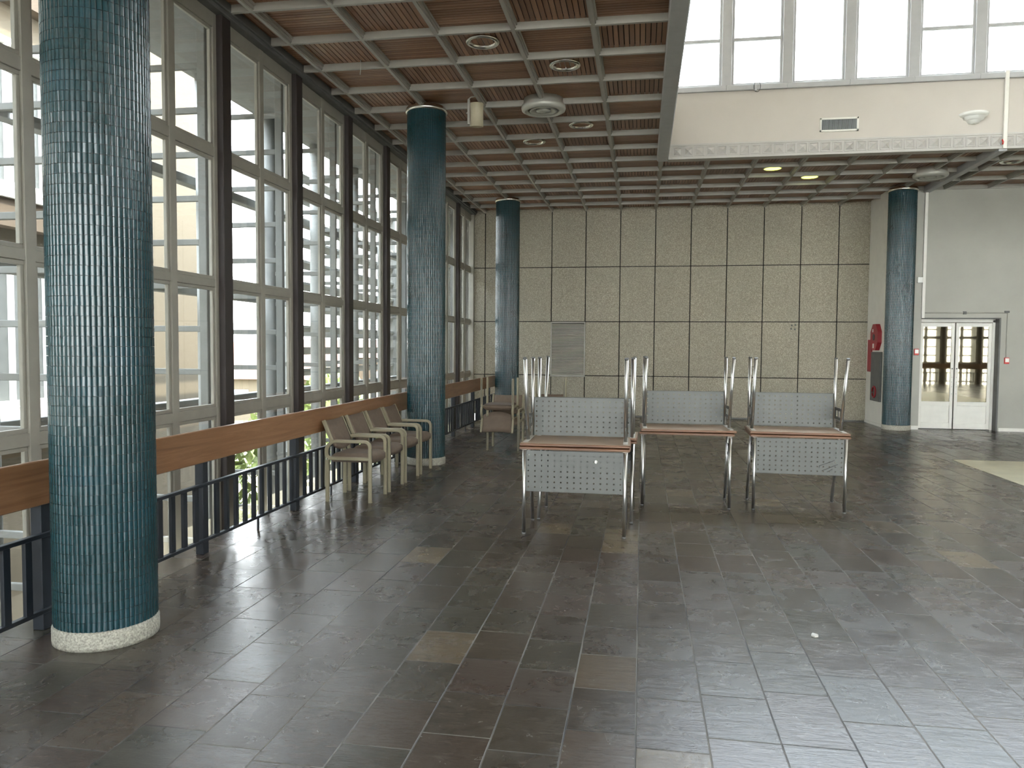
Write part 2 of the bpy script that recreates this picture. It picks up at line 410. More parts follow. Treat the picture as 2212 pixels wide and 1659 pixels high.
def door_leaf(n, x0, x1, label=None):
    t = empty('door_%d' % n, (x0, 17.42, 0), kind='structure'); wd = x1-x0; H = 2.24
    b = MB(); st = .062
    b.bbox(0, st, -.02, .02, .01, H, .003); b.bbox(wd-st, wd, -.02, .02, .01, H, .003)
    b.bbox(st, wd-st, -.02, .02, H-.08, H, .003); b.bbox(st, wd-st, -.02, .02, .50, .585, .003); b.bbox(st, wd-st, -.02, .02, .01, .135, .003)
    b.build('door_frame', M['white'], t)
    b = MB(); b.box(st, wd-st, -.004, .004, .585, H-.08); b.build('pane', M['dglass'], t)
    b = MB(); z0, z1 = .135, .50
    b.add([(st, .0, z0), (wd-st, .0, z0), (wd-st, .0, z1), (st, .0, z1)], [(0, 1, 2)]); 
    b.add([(st, .0, z0), (wd-st, .014, z1-.0), (st, .0, z1)], [(0, 1, 2)])
    b.add([(st, .016, z0), (wd-st, .016, z0), (wd-st, .016, z1), (st, .016, z1)], [(0, 3, 2, 1)])
    b.build('kick_panel', M['white'], t)
    b = MB(); hx = wd-st/2 if n == 1 else st/2
    for z in (1.1, 1.0, .9, .75): b.tube([(hx, -.026, z), (hx, -.018, z)], .006, 8)
    b.tube([(hx, -.03, 1.28), (hx, -.018, 1.28)], .014, 10)
    b.build('lock_studs', M['jamb'], t)
door_leaf(1, 5.80, 6.475); door_leaf(2, 6.50, 7.19)
b = MB(); b.bbox(5.745, 5.80, 17.38, 17.46, 0, 2.30, .003); b.bbox(7.19, 7.24, 17.38, 17.46, 0, 2.30, .003); b.bbox(5.745, 7.24, 17.38, 17.46, 2.25, 2.32, .003)
struct(b, 'trim_3', M['white'])
b = MB(); b.box(7.24, 7.27, YD+.001, 17.5, 0, 2.34); b.box(5.745, 7.27, YD+.001, 17.5, 2.32, 2.34)
struct(b, 'trim_4', M['jamb'])

# ------------------------------------------------------------------ ceiling
def ceiling():
    b = MB().m(0)
    def region(i0, i1, j0, j1, xlo=None, xhi=None, ylo=None, yhi=None):
        for i in range(i0, i1):
            for j in range(j0, j1):
                xa, xb = rx(i)+.012, rx(i+1)-.012; ya, yb = ry(j)+.012, ry(j+1)-.012
                if xlo is not None: xa = max(xa, xlo)
                if xhi is not None: xb = min(xb, xhi)
                if ylo is not None: ya = max(ya, ylo)
                if yhi is not None: yb = min(yb, yhi)
                if xb-xa < .05 or yb-ya < .05: continue
                p = .0576
                if (i+j) % 2:
                    n = max(1, round((xb-xa)/p)); d = (xb-xa)/n
                    for k in range(n): b.box(xa+d*k+.0045, xa+d*(k+1)-.0045, ya, yb, 5.048, 5.062)
                else:
                    n = max(1, round((yb-ya)/p)); d = (yb-ya)/n
                    for k in range(n): b.box(xa, xb, ya+d*k+.0045, ya+d*(k+1)-.0045, 5.048, 5.062)
    region(-4, 2, -18, 13, xlo=-4.12, ylo=YS, yhi=WY)
    region(2, 8, 7, 13, yhi=WY, xhi=5.10)
    region(7, 12, 7, 11, yhi=YD, xlo=5.12)
    b.m(1)
    b.box(-4.3, AX0, YS-.3, WY+.3, 5.075, 5.30); b.box(AX0, 5.3, AY1+.1, WY+.3, 5.075, 5.30)
    b.box(5.3, XE, AY1+.1, YD+.3, 5.075, 5.30); b.box(AX1, XE, YS-.3, AY1, 5.075, 5.30); b.box(AX0, AX1, YS-.3, AY0, 5.075, 5.30)
    struct(b, 'ceiling', [M['board'], M['dark']])
    # grid: ribs along Y are stepped, cross ribs are plain
    b = MB()
    def yrib(x, ya, yb):
        b.box(x-.030, x+.030, ya, yb, CZ+.016, 5.075); b.box(x-.018, x+.018, ya, yb, CZ, CZ+.0162); b.box(x-.042, x+.042, ya, yb, CZ+.05, 5.0752)
    def xrib(y, xa, xb):
        b.box(xa, xb, y-.020, y+.020, CZ+.002, 5.0745)
    for i in range(-3, 2): yrib(rx(i), YS, WY)
    yrib(rx(2), AY1+.05, WY)
    for i in range(3, 8): yrib(rx(i), AY1+.05, WY)
    for i in range(8, 17): yrib(rx(i), AY1+.05, YD)
    for j in range(-17, 13):
        xrib(ry(j), -4.08, rx(2)-.07 if j < 7 else (5.10 if j >= 12 else 5.10))
        if 7 <= j < 12: xrib(ry(j), 5.10, 12.0)
    struct(b, 'trim_5', M['rib'])
ceiling()
b = MB(); b.bbox(.215, AX0, AY0, AY1+.0, CZ-.035, 5.12, .012); b.bbox(.23, AX0, AY1, AY1+.06, CZ-.03, 5.1, .01)
struct(b, 'trim_6', M['beam'])
b = MB(); b.bbox(5.70, 5.83, AY1+.0, YD, CZ-.05, 5.09, .008); struct(b, 'trim_7', M['beam'])
# cornice above the glazing
b = MB(); b.bbox(-4.32, -4.10, YS, WY, 4.93, 5.08, .01); b.bbox(-4.12, -4.07, YS, WY, 4.965, 5.08, .008)
struct(b, 'trim_8', M['jamb'])
b = MB(); b.box(-4.3, XE, YS-.2, YS+.15, 4.93, 5.08); struct(b, 'trim_9', M['jamb'])

# ------------------------------------------------------------------ atrium: fascia, frieze, clerestory
b = MB(); b.box(AX0, AX1, AY1, AY1+.2, 5.20, 6.08); b.box(AX0, AX1, AY1+.02, AY1+.2, 4.96, 5.20)
struct(b, 'wall_atrium_back', M['cream'])
b = MB(); b.box(AX0-.2, AX0, AY0, AY1+.2, 5.12, 6.08); b.box(AX0-.2, AX0, AY0+8.0, AY1, 6.08, AZ); struct(b, 'wall_atrium_left', M['cream'])  # upper stretch, out of view, kept solid to dim the light on the fascia
b = MB(); b.box(AX0, AX1, AY0-.2, AY0, 4.96, AZ); struct(b, 'wall_atrium_front', M['cream'])
b = MB(); b.box(AX1, AX1+.2, AY0-.2, AY1+.2, 4.96, AZ); struct(b, 'wall_atrium_right', M['cream'])
b = MB(); b.box(AX0-1.6, AX1+1.6, AY0-1.6, AY1+1.6, AZ, AZ+.25); struct(b, 'ceiling_atrium', M['cream'])
def frieze():
    b = MB().m(0); y = AY1
    b.box(AX0, AX1, y-.012, y+.02, 5.185, 5.215); b.box(AX0, AX1, y-.02, y+.02, 4.955, 4.985); b.box(AX0, AX1, y+.001, y+.02, 4.985, 5.185)
    n = int((AX1-AX0-.05)/.1885)
    for k in range(n):
        x = .565+.1885*k; h = .080; z = 5.085; e = .012
        for a, c, d_, f_ in ((-h, -h+e, -h, h), (h-e, h, -h, h), (-h+e, h-e, -h, -h+e), (-h+e, h-e, h-e, h)):
            b.box(x+a, x+c, y-.014, y+.003, z+d_, z+f_)
        q = .058
        b.add([(x-q, y, z-q), (x+q, y, z-q), (x+q, y, z+q), (x-q, y, z+q), (x, y-.045, z)], [(0, 1, 4), (1, 2, 4), (2, 3, 4), (3, 0, 4)])
    struct(b, 'trim_10', M['frz'])
frieze()
wn = [0]
def winname(): wn[0] += 1; return 'window_%d' % wn[0]
def clerestory(o, d, L, xs, trans):
    """o origin, d direction, xs mullion centres, trans list of bays with transom"""
    o = Vector(o); d = Vector(d)
    edges = [0] + xs + [L]
    for k in range(len(edges)-1):
        a, c = edges[k], edges[k+1]
        t = empty(winname(), o + d*a, kind='structure')
        t.rotation_euler = (0, 0, math.atan2(d.y, d.x)); w_ = c-a
        b = MB()
        if k: b.bbox(-.085, .085, -.03, .10, .09, AZ-6.08, .006)
        b.bbox(0, w_, -.05, .12, 0, .09, .006); b.bbox(.085, .125, .0, .06, .09, AZ-6.08, .004); b.bbox(w_-.125, w_-.085, .0, .06, .09, AZ-6.08, .004)
        b.bbox(.125, w_-.125, .0, .06, .09, .13, .004)
        if k in trans: b.bbox(.125, w_-.125, .0, .06, .845, .895, .004)
        b.bbox(.125, w_-.125, .0, .06, 2.2, 2.26, .004)
        b.build('frame', M['beam'], t)
        b = MB(); b.box(.12, w_-.12, .025, .031, .12, AZ-6.08); b.build('pane', M['glass'], t)
clerestory((AX0, AY1, 6.08), (1, 0, 0), AX1-AX0, [1.367-AX0+1.0*k for k in range(11)], (0, 1, 4, 5, 8, 9))
clerestory((AX0, AY0, 6.08), (0, 1, 0), 8.0, [1.6*k for k in range(1, 5)], ())  # unseen side windows, added to let sky light into the atrium


# ------------------------------------------------------------------ window walls
def bay_mesh():
    H0, H1 = -4.4, 4.95; W = G*2
    f = MB(); y0, y1 = .08, W-.08; c0, c1 = W/2-.075+.0, W/2+.075
    TR = [(H1-.16, H1), (3.53, 3.63), (2.245, 2.325), (.955, 1.05), (-.42, -.30), (-1.75, -1.65), (-3.05, -2.95), (H0, H0+.1)]
    for a, c in TR: f.bbox(-.05, .0, y0, y1, a, c, .004)
    f.bbox(-.052, .002, y0, y0+.065, H0, H1, .004); f.bbox(-.052, .002, y1-.065, y1, H0, H1, .004); f.bbox(-.06, .005, c0+.03, c1-.03, H0, H1, .004)
    # slimmer inner casements
    zs = sorted([z for a in TR for z in a]); p = MB()
    for k in range(1, len(zs)-1, 2):
        za, zb = zs[k], zs[k+1]
        if zb-za < .2: continue
        for ya, yb in ((y0+.065, c0+.03), (c1-.03, y1-.065)):
            q = .032
            f.bbox(-.045, -.012, ya, yb, za, za+q, .003); f.bbox(-.045, -.012, ya, yb, zb-q, zb, .003)
            f.bbox(-.045, -.012, ya, ya+q, za+q, zb-q, .003); f.bbox(-.045, -.012, yb-q, yb, za+q, zb-q, .003)
            p.box(-.034, -.028, ya+q-.003, yb-q+.003, za+q-.003, zb-q+.003)
    m = MB(); m.bbox(-.055, .065, -.082, .082, H0, H1, .006)
    return f, p, m
def first_bay(loc, rz):
    t = empty(winname(), loc, rz, kind='structure'); f, p, m = bay_mesh()
    f.build('frame', M['frame'], t); p.build('pane', M['glass'], t); m.build('mullion', M['mull'], t); return t
def next_bay(src, loc, rz):
    c = copy_tree(src); c.location = loc; c.rotation_euler = (0, 0, rz); c.name = winname(); return c
PY = 7.214
bay0 = first_bay((XW, PY-2*G*8, 0), 0)
for k in range(-7, 7): next_bay(bay0, (XW, PY+2*G*k, 0), 0)
b = MB(); b.bbox(XW-.055, XW+.065, WY-.10, WY, -4.4, 4.95, .005); struct(b, 'trim_11', M['frame'])
for k in range(15): next_bay(bay0, (-3.4+2*G*(k), YS, 0), -PI/2) if k else next_bay(bay0, (-3.4+2*G*0, YS, 0), -PI/2)

# sunshade frames outside the left glazing
def sunshade():
    t = empty('sunshade_frame', (0, 0, 0))
    b = MB(); b.bbox(-.25, -.16, -.03, .03, -4.4, 5.0, .006); b.build('inner_post', M['concrete'], t)
    b = MB().m(0, True); b.tube([(-1.2, 0, -4.4), (-1.2, 0, 5.0)], .105, 18); b.build('outer_post', M['concrete'], t)
    b = MB()
    for k in range(21):
        z = 4.475-.44*k; b.bbox(-1.12, -.25, -.022, .022, z-.03, z+.03, .005)
    b.build('rungs', M['concrete'], t); return t
s0 = sunshade()
ordn = ['first', 'second', 'third', 'fourth', 'fifth', 'sixth', 'seventh', 'eighth', 'ninth', 'tenth']
for n, k in enumerate(range(-3, 7)):
    o = s0 if n == 0 else copy_tree(s0)
    o.location = (XW, PY+2*G*k, 0)
    nm = ('level with the nearest tiled column' if k == -2 else 'at the left edge, before the nearest column' if k == -3 else
          ('%s past the nearest tiled column' % ordn[k+1]) if k < 2 else
          'level with the middle tiled column' if k == 2 else
          ('%s past the middle tiled column' % ordn[k-3]))
    tag(o, 'concrete sunshade frame outside the glazing, ' + nm, 'sunshade', 'sunshade frames outside the left glazing')
for nm, z0, z1 in (('highest', 3.665, 3.775), ('middle', 2.30, 2.42), ('lowest', .885, .98)):
    b = MB(); b.bbox(-5.72, -5.57, -8, 20, z0, z1, .006)
    tag(b.build('concrete_beam', M['concrete']), '%s of the three long concrete beams outside the left glazing' % nm, 'beam', 'long outdoor beams')
b = MB(); b.box(-5.57, -4.25, -8, 24, 5.0, 5.35); b.box(-5.57, -4.25, 18.95, 24, -4.4, 5.0)
struct(b, 'trim_12', M['concrete'])
b = MB()
for k in range(21): b.box(-4, XE, YS-.9, YS-.84, 4.44-.44*k, 4.51-.44*k)
for k in range(15): b.box(-3.4+1.66*k-.03, -3.4+1.66*k+.03, YS-.95, YS-.2, -4.4, 5.0)
struct(b, 'trim_13', M['concrete'])
def screen():
    t = empty('louvre_screen', (-6.6, 13.4, 0), label='tall screen of long slanting louvres seen through the farther left windows', cat='screen')
    b = MB()
    for k in range(21):
        z = 4.9-.42*k; b.add([(0, 0, z), (.16, 0, z+.10), (.16, 9, z+.10), (0, 9, z), (0, 0, z-.05), (.16, 0, z+.05), (.16, 9, z+.05), (0, 9, z-.05)],
                              [(0, 1, 2, 3), (4, 7, 6, 5), (0, 3, 7, 4), (1, 5, 6, 2), (0, 4, 5, 1), (3, 2, 6, 7)])
    b.build('louvre_blades', M['concrete'], t)
    for y in (0.0, 3.0, 6.0, 8.9):
        b = MB(); b.bbox(-.03, .20, y-.02, y+.12, -4.5, 5.1, .005); b.build('screen_post', M['concrete'], t)
screen()

# ------------------------------------------------------------------ balustrade
def balustrade(x, y0, y1, posts, name_label, flip=False, maxb=100):
    t = empty('balustrade', (x, 0, 0), label=name_label, cat='railing')
    b = MB(); b.bbox(-.02, .02, y0, y1, .742, 1.0, .006); b.build('handrail_board', M['rail'], t)
    b = MB(); b.bbox(-.02, .018, y0, y1, .550, .575, .003); b.build('upper_bar', M['black'], t)
    b = MB(); b.bbox(-.018, .018, y0, y1, .105, .130, .003); b.build('lower_bar', M['black'], t)
    for y in posts:
        b = MB(); b.bbox(-.075, -.015 if False else -.005, y-.038, y+.038, 0, .96, .004)
        o = b.build('post', M['black'], t); o.location.x = 0
        b = MB(); b.tube([(0, y+.83, 0), (0, y+.83, .11)], .012, 8); b.build('foot_peg', M['black'], t)
    cnt = 0; extra = MB(); me = None
    for y in posts:
        for k in range(1, 11):
            yy = y+.151*k
            if yy > y1-.03: continue
            if yy > 1.9 and cnt < maxb:
                if me is None:
                    b = MB(); b.bbox(-.012, .012, -.025, .025, .128, .552, .002); o = b.build('baluster', M['black'], t); me = o.data
                else:
                    o = bpy.data.objects.new('baluster', me); COL.objects.link(o); o.parent = t
                o.location = (0, yy, 0); cnt += 1
            else: extra.box(-.007, .007, yy-.022, yy+.022, .128, .552)
    if extra.v: tag(extra.build('rear_balusters', M['black'], t), kind='stuff')
    return t
balustrade(-3.41, YS+1.0, WY-.03, [7.23+1.66*k for k in range(-7, 7)], 'long balustrade with varnished timber board and black uprights along the left glazing')
def back_rail():
    t = empty('balustrade', (0, YS+.82, 0), label='matching balustrade along the glazing behind the camera, seen mirrored in the door', cat='railing')
    b = MB(); b.bbox(-3.3, XE-.05, -.02, .02, .742, 1.0, .006); b.build('handrail_board', M['rail'], t)
    b = MB(); b.bbox(-3.3, XE-.05, -.02, .02, .55, .575, .003); b.bbox(-3.3, XE-.05, -.02, .02, .105, .13, .003)
    x = -3.2
    while x < XE-.1: b.box(x-.02, x+.02, -.007, .007, .128, .552); x += .151
    b.build('balusters', M['black'], t)
    b = MB()
    for k in range(14): b.bbox(-2.57+1.66*k-.038, -2.57+1.66*k+.038, -.075, -.021, 0, .96, .004)
    b.build('posts', M['black'], t)
back_rail()

# ------------------------------------------------------------------ tiled columns
def column():
    t = empty('tiled_column', (0, 0, 0)); rnd = random.Random(3)
    R0 = .262; NT = 60; z0, z1 = .105, 4.93; NR = 90; rh = (z1-z0)/NR; da = 2*PI/NT
    b = MB().m(0, True)
    for r in range(NR):
        row_off = rnd.uniform(-.08, .08)*da
        for k in range(NT):
            a = k*da + row_off*.3 + .0006*math.sin(r*.5); w_ = da*.47; za, zb = z0+rh*r+.0013, z0+rh*(r+1)-.0013
            tilt = rnd.gauss(0, .0005); tw = rnd.gauss(0, .0003); V = []
            prof = ((-1, .001), (-.8, .0040), (-.35, .0060), (.35, .0060), (.8, .0040), (1, .001))
            for z in (za, zb):
                for q, hgt in prof:
                    rr = R0 + hgt + .003 + tilt*(1 if z == zb else -1) + tw*q
                    V.append((rr*math.cos(a+q*w_), rr*math.sin(a+q*w_), z))
            b.m(0, True).add(V, [(j, j+1, 6+j+1, 6+j) for j in range(5)])
            cap = [((R0-.002)*math.cos(a+q*w_), (R0-.002)*math.sin(a+q*w_)) for q in (1, -1)]
            b.m(0, False).add(V[:6]+[(*cap[0], za), (*cap[1], za)], [tuple(range(8))[::-1]])
            b.add(V[6:]+[(*cap[0], zb), (*cap[1], zb)], [tuple(range(8))])
    b.build('tiles', M['tile'], t)
    b = MB().m(0, True); b.tube([(0, 0, .1), (0, 0, 4.94)], R0, 60, False); b.build('grout_core', M['grout'], t)
    b = MB().m(0, True); b.lathe([(0, 0), (.276, 0), (.278, .02), (.278, .085), (.270, .105), (.25, .107)], 60); b.build('plinth', M['plinth'], t)
    b = MB().m(0, True); b.lathe([(.272, 4.925), (.292, 4.928), (.292, 4.966), (.27, 5.0)], 60); b.build('collar', M['chrome'], t)
    return t
c0 = column()
for n, (x, y, lb) in enumerate(((-3.019, 3.8975, 'large teal tiled column nearest the camera on a speckled plinth'), (-3.019, 10.5375, 'middle teal tiled column standing behind the row of four armchairs'),
                 (-3.019, 17.1775, 'far teal tiled column in the left corner behind the stacked armchairs'), (5.28, 17.1, 'teal tiled column on the right beside the white double door'))):
    o = c0 if n == 0 else copy_tree(c0); o.location = (x, y, 0); tag(o, lb, 'column', 'teal tiled columns')
    if n: o.rotation_euler.z = n*1.3

# ------------------------------------------------------------------ ceiling fixtures
def downlight():
    t = empty('downlight'); b = MB().m(0, True)
    b.lathe([(.130, .050), (.135, -.012), (.150, -.022), (.180, -.020), (.190, -.008), (.188, .002), (.13, .004)], 40); b.build('trim_ring', M['chrome'], t)
    b = MB().m(0, True); b.lathe([(.0, .012), (.07, .014), (.132, .022)], 40); b.build('lens', M['lens'], t); return t
d0 = downlight()
for n, (i, j, lb) in enumerate(((-1, 0, 'nearest round recessed downlight in the timber ceiling'), (0, 1, 'round recessed downlight right of and behind the nearest one'),
                              (0, 4, 'round recessed downlight just right beyond the big round air diffuser'), (-1, 5, 'round recessed downlight furthest down the left ceiling, left beyond the big diffuser'))):
    o = d0 if n == 0 else copy_tree(d0); o.location = (rx(i)+G/2, ry(j)+G/2, 5.045); tag(o, lb, 'light', 'unlit recessed downlights')
def litlamp(x, y, lb):
    t = empty('lit_downlight', (x, y, 5.045), label=lb, cat='light', group='lit downlights')
    b = MB().m(0, True); b.lathe([(.15, .002), (.155, -.014), (.170, -.014), (.175, .002)], 32); b.build('trim_ring', M['chrome'], t)
    b = MB().m(0, True); b.lathe([(0, -.010), (.152, -.008)], 32); b.build('lamp_disc', M['lit'], t)
litlamp(rx(4)+G/2, ry(8)+G/2-.0, 'left of the two glowing yellow-green ceiling downlights')
litlamp(rx(5)+G/2, ry(9)+G/2, 'right of the two glowing yellow-green ceiling downlights')
o = copy_tree(d0); o.location = (6.45, 15.1, 5.045); tag(o, 'unlit recessed downlight at the right edge beyond the ceiling beam', 'light', 'unlit recessed downlights')
def diffuser():
    t = empty('air_diffuser'); b = MB().m(0, True)
    b.lathe([(.24, .10), (.27, .095), (.275, .02), (.30, .0), (.305, -.03), (.295, -.06), (.26, -.078), (.225, -.075), (.215, -.055), (.215, .02)], 44); b.build('outer_ring', M['diffm'], t)
    b = MB().m(0, True); b.lathe([(.0, .015), (.216, .02)], 40); b.build('throat', M['dark'], t)
    b = MB().m(0, True)
    b.lathe([(.15, -.02), (.175, -.05), (.19, -.068), (.17, -.075), (.14, -.055), (.12, -.02)], 40); b.build('middle_cone', M['diffm'], t)
    b = MB().m(0, True); b.lathe([(0, -.082), (.06, -.080), (.10, -.066), (.085, -.03), (.05, .015)], 36); b.build('centre_cone', M['diffm'], t)
    return t
a0 = diffuser(); a0.location = (rx(0), ry(3), 4.955); tag(a0, 'large round metal air diffuser in the middle of the left timber ceiling', 'vent', 'round ceiling air diffusers')
o = copy_tree(a0); o.location = (5.272, 15.55, 4.955); tag(o, 'round metal air diffuser on the ceiling in front of the right column', 'vent', 'round ceiling air diffusers')
t = empty('spotlight', (-2.2, 10.08, 4.74), .25, 'beige cylindrical spotlight hanging from the ceiling grid right of the middle column', 'light')
b = MB().m(0, True); b.lathe([(0, .150), (.085, .150), (.088, .142), (.088, -.150), (.080, -.150), (.078, -.06), (0, -.05)], 32); o = b.build('canister', M['beige'], t); o.rotation_euler = (.12, 0, 0)
b = MB(); b.bbox(-.125, -.092, -.02, .02, -.13, .2, .003); b.build('bracket', M['rib'], t)
b = MB().m(0, True); b.tube([(-.11, 0, .2), (-.08, .02, .235), (-.02, .05, .26), (0, .08, .30)], .008, 8); b.build('cable', M['pale'], t)
b = MB().m(0, True); b.tube([(-.125, 0, .02), (-.145, 0, .02)], .014, 8); b.build('knob', M['chrome'], t)
b = MB().m(0, True); b.tube([(-3.32, 8.78, 5.05), (-3.318, 8.775, 4.95), (-3.325, 8.77, 4.87)], .005, 6)
tag(b.build('hanging_wire', M['pale']), 'short pale wire hanging from the timber ceiling near the left glazing', 'wire')

# ------------------------------------------------------------------ fascia things
t = empty('air_grille', (3.22, AY1, 5.447), label='white framed rectangular air grille on the cream fascia below the high windows', cat='vent')
b = MB(); a, c = .31, .115
b.bbox(-a, a, -.02, -.001, c-.03, c, .003); b.bbox(-a, a, -.02, -.001, -c, -c+.03, .003); b.bbox(-a, -a+.03, -.02, -.001, -c, c, .003); b.bbox(a-.03, a, -.02, -.001, -c, c, .003); b.build('grille_frame', M['white'], t)
b = MB(); b.box(-a+.02, a-.02, -.005, -.001, -c+.02, c-.02); b.build('vent_backing', M['dark'], t)
b = MB()
for k in range(30): x = -a+.035+(2*a-.07)*k/29; b.box(x-.004, x+.004, -.014, -.005, -c+.03, c-.03)
b.build('fins', M['shade'], t)
t = empty('wall_sconce', (5.30, AY1, 5.46), label='white tiered half-bowl uplighter on the cream fascia', cat='light')
b = MB().m(0, True); b.lathe([(.03, -.095), (.08, -.085), (.105, -.045), (.115, -.040)], 28, a0=PI, a1=2*PI); b.build('lower_tier', M['plasticwhite'], t)
b = MB().m(0, True); b.lathe([(.105, -.042), (.15, -.025), (.165, .01), (.172, .015)], 28, a0=PI, a1=2*PI); b.build('middle_tier', M['plasticwhite'], t)
b = MB().m(0, True); b.lathe([(.16, .012), (.205, .03), (.222, .075), (.215, .078), (.15, .02)], 28, a0=PI, a1=2*PI); b.build('upper_tier', M['plasticwhite'], t)
t = empty('conduit', (5.77, AY1-.03, 4.95), label='pale vertical conduit strip crossing the fascia and frieze', cat='conduit')
b = MB(); b.bbox(-.03, .03, -.025, .014, 0, 1.25, .004); b.build('trunking', M['white'], t)
b = MB().m(0, True); b.tube([(-.05, -.03, .14), (-.035, -.035, .10), (-.045, -.04, .06)], .012, 8); b.build('red_clip', M['redp'], t)
t = empty('cable_loop', (1.85, AY1-.051, 6.14), label='small bracket with a wire loop on the high window sill', cat='cable')
b = MB(); b.bbox(-.025, .025, -.03, .0, -.09, .02, .004); b.build('bracket', M['beam'], t)
b = MB().m(0, True); b.tube([(.02+.055*math.cos(q*.4), -.02, -.02+.09*math.sin(q*.4)) for q in range(17)], .004, 6); b.build('wire_loop', M['wire'], t)

# ------------------------------------------------------------------ fittings round the door
t = empty('cable_trunking', (5.765, YD-.02, 2.33), label='pale vertical cable trunking between the right column and the door wall', cat='trunking')
b = MB(); b.bbox(-.03, .03, -.02, .019, 0, 2.62, .004); b.build('trunking_cover', M['white'], t)
b = MB(); b.bbox(-.13, -.03, -.03, .019, .73, .85, .005); b.build('junction_box', M['plasticwhite'], t)
t = empty('door_conduit', (5.80, YD-.012, 2.44), label='thin grey conduit running over the door and down to a call point', cat='conduit')
b = MB().m(0, True); b.tube([(0, 0, 0), (1.58, 0, 0)], .011, 8); b.tube([(1.58, 0, .02), (1.58, 0, -.93)], .011, 8); b.build('pipe', M['grey'], t)
b = MB(); b.bbox(.74, .80, -.02, .01, -.03, .03, .003); b.bbox(1.52, 1.61, -.02, .01, -.0, .04, .003); b.build('saddle', M['jamb'], t)
def callpoint(x, z, lb):
    t = empty('call_point', (x, YD-.002, z), label=lb, cat='switch', group='red and white call points')
    b = MB(); b.bbox(-.045, .045, -.04, .0, -.065, .065, .006); b.build('box', M['redp'], t)
    b = MB(); b.bbox(-.035, .035, -.048, -.038, -.03, .05, .003); b.build('cover', M['plasticwhite'], t)
callpoint(5.66, 1.625, 'red and white call point left of the double door beside the column'); callpoint(7.39, 1.46, 'red and white call point on the grey wall right of the double door')
t = empty('fire_hose_reel', (5.11, 17.90, 0), label='red fire hose reel on the white return wall behind the right column', cat='fire hose')
def xprism(mb, poly, x0, x1): return mb.prism(poly, x0, x1, lambda u, v, w: (w, u, v))
b = MB(); xprism(b, [(.28*math.cos(PI/8+k*PI/4), 1.94+.31*math.sin(PI/8+k*PI/4)) for k in range(8)], -.09, -.001); b.build('reel_disc', M['red'], t)
b = MB().m(0, True); b.tube([(-.098, .0, 1.94), (-.09, 0, 1.94)], .07, 20); b.build('hub', M['black'], t)
b = MB(); b.bbox(-.094, -.089, -.02, .07, 1.70, 1.80, .001); b.bbox(-.094, -.089, .05, .11, 2.05, 2.12, .001); b.build('sticker', M['plasticwhite'], t)
b = MB(); b.bbox(-.045, -.001, -.35, .33, .54, 1.62, .006); b.build('cabinet_back', M['jamb'], t)
b = MB().m(0, True)
b.tube([(-.06, .0+.12*math.cos(q*.5), .74+.12*math.sin(q*.5)) for q in range(13)], .018, 8); b.build('hose_end', M['red'], t)
b = MB(); b.bbox(5.09, 5.109, 18.30, 18.60, 1.17, 1.89, .003)
tag(b.build('fire_sign', M['red']), 'tall narrow red panel on the white wall left of the hose reel', 'sign')

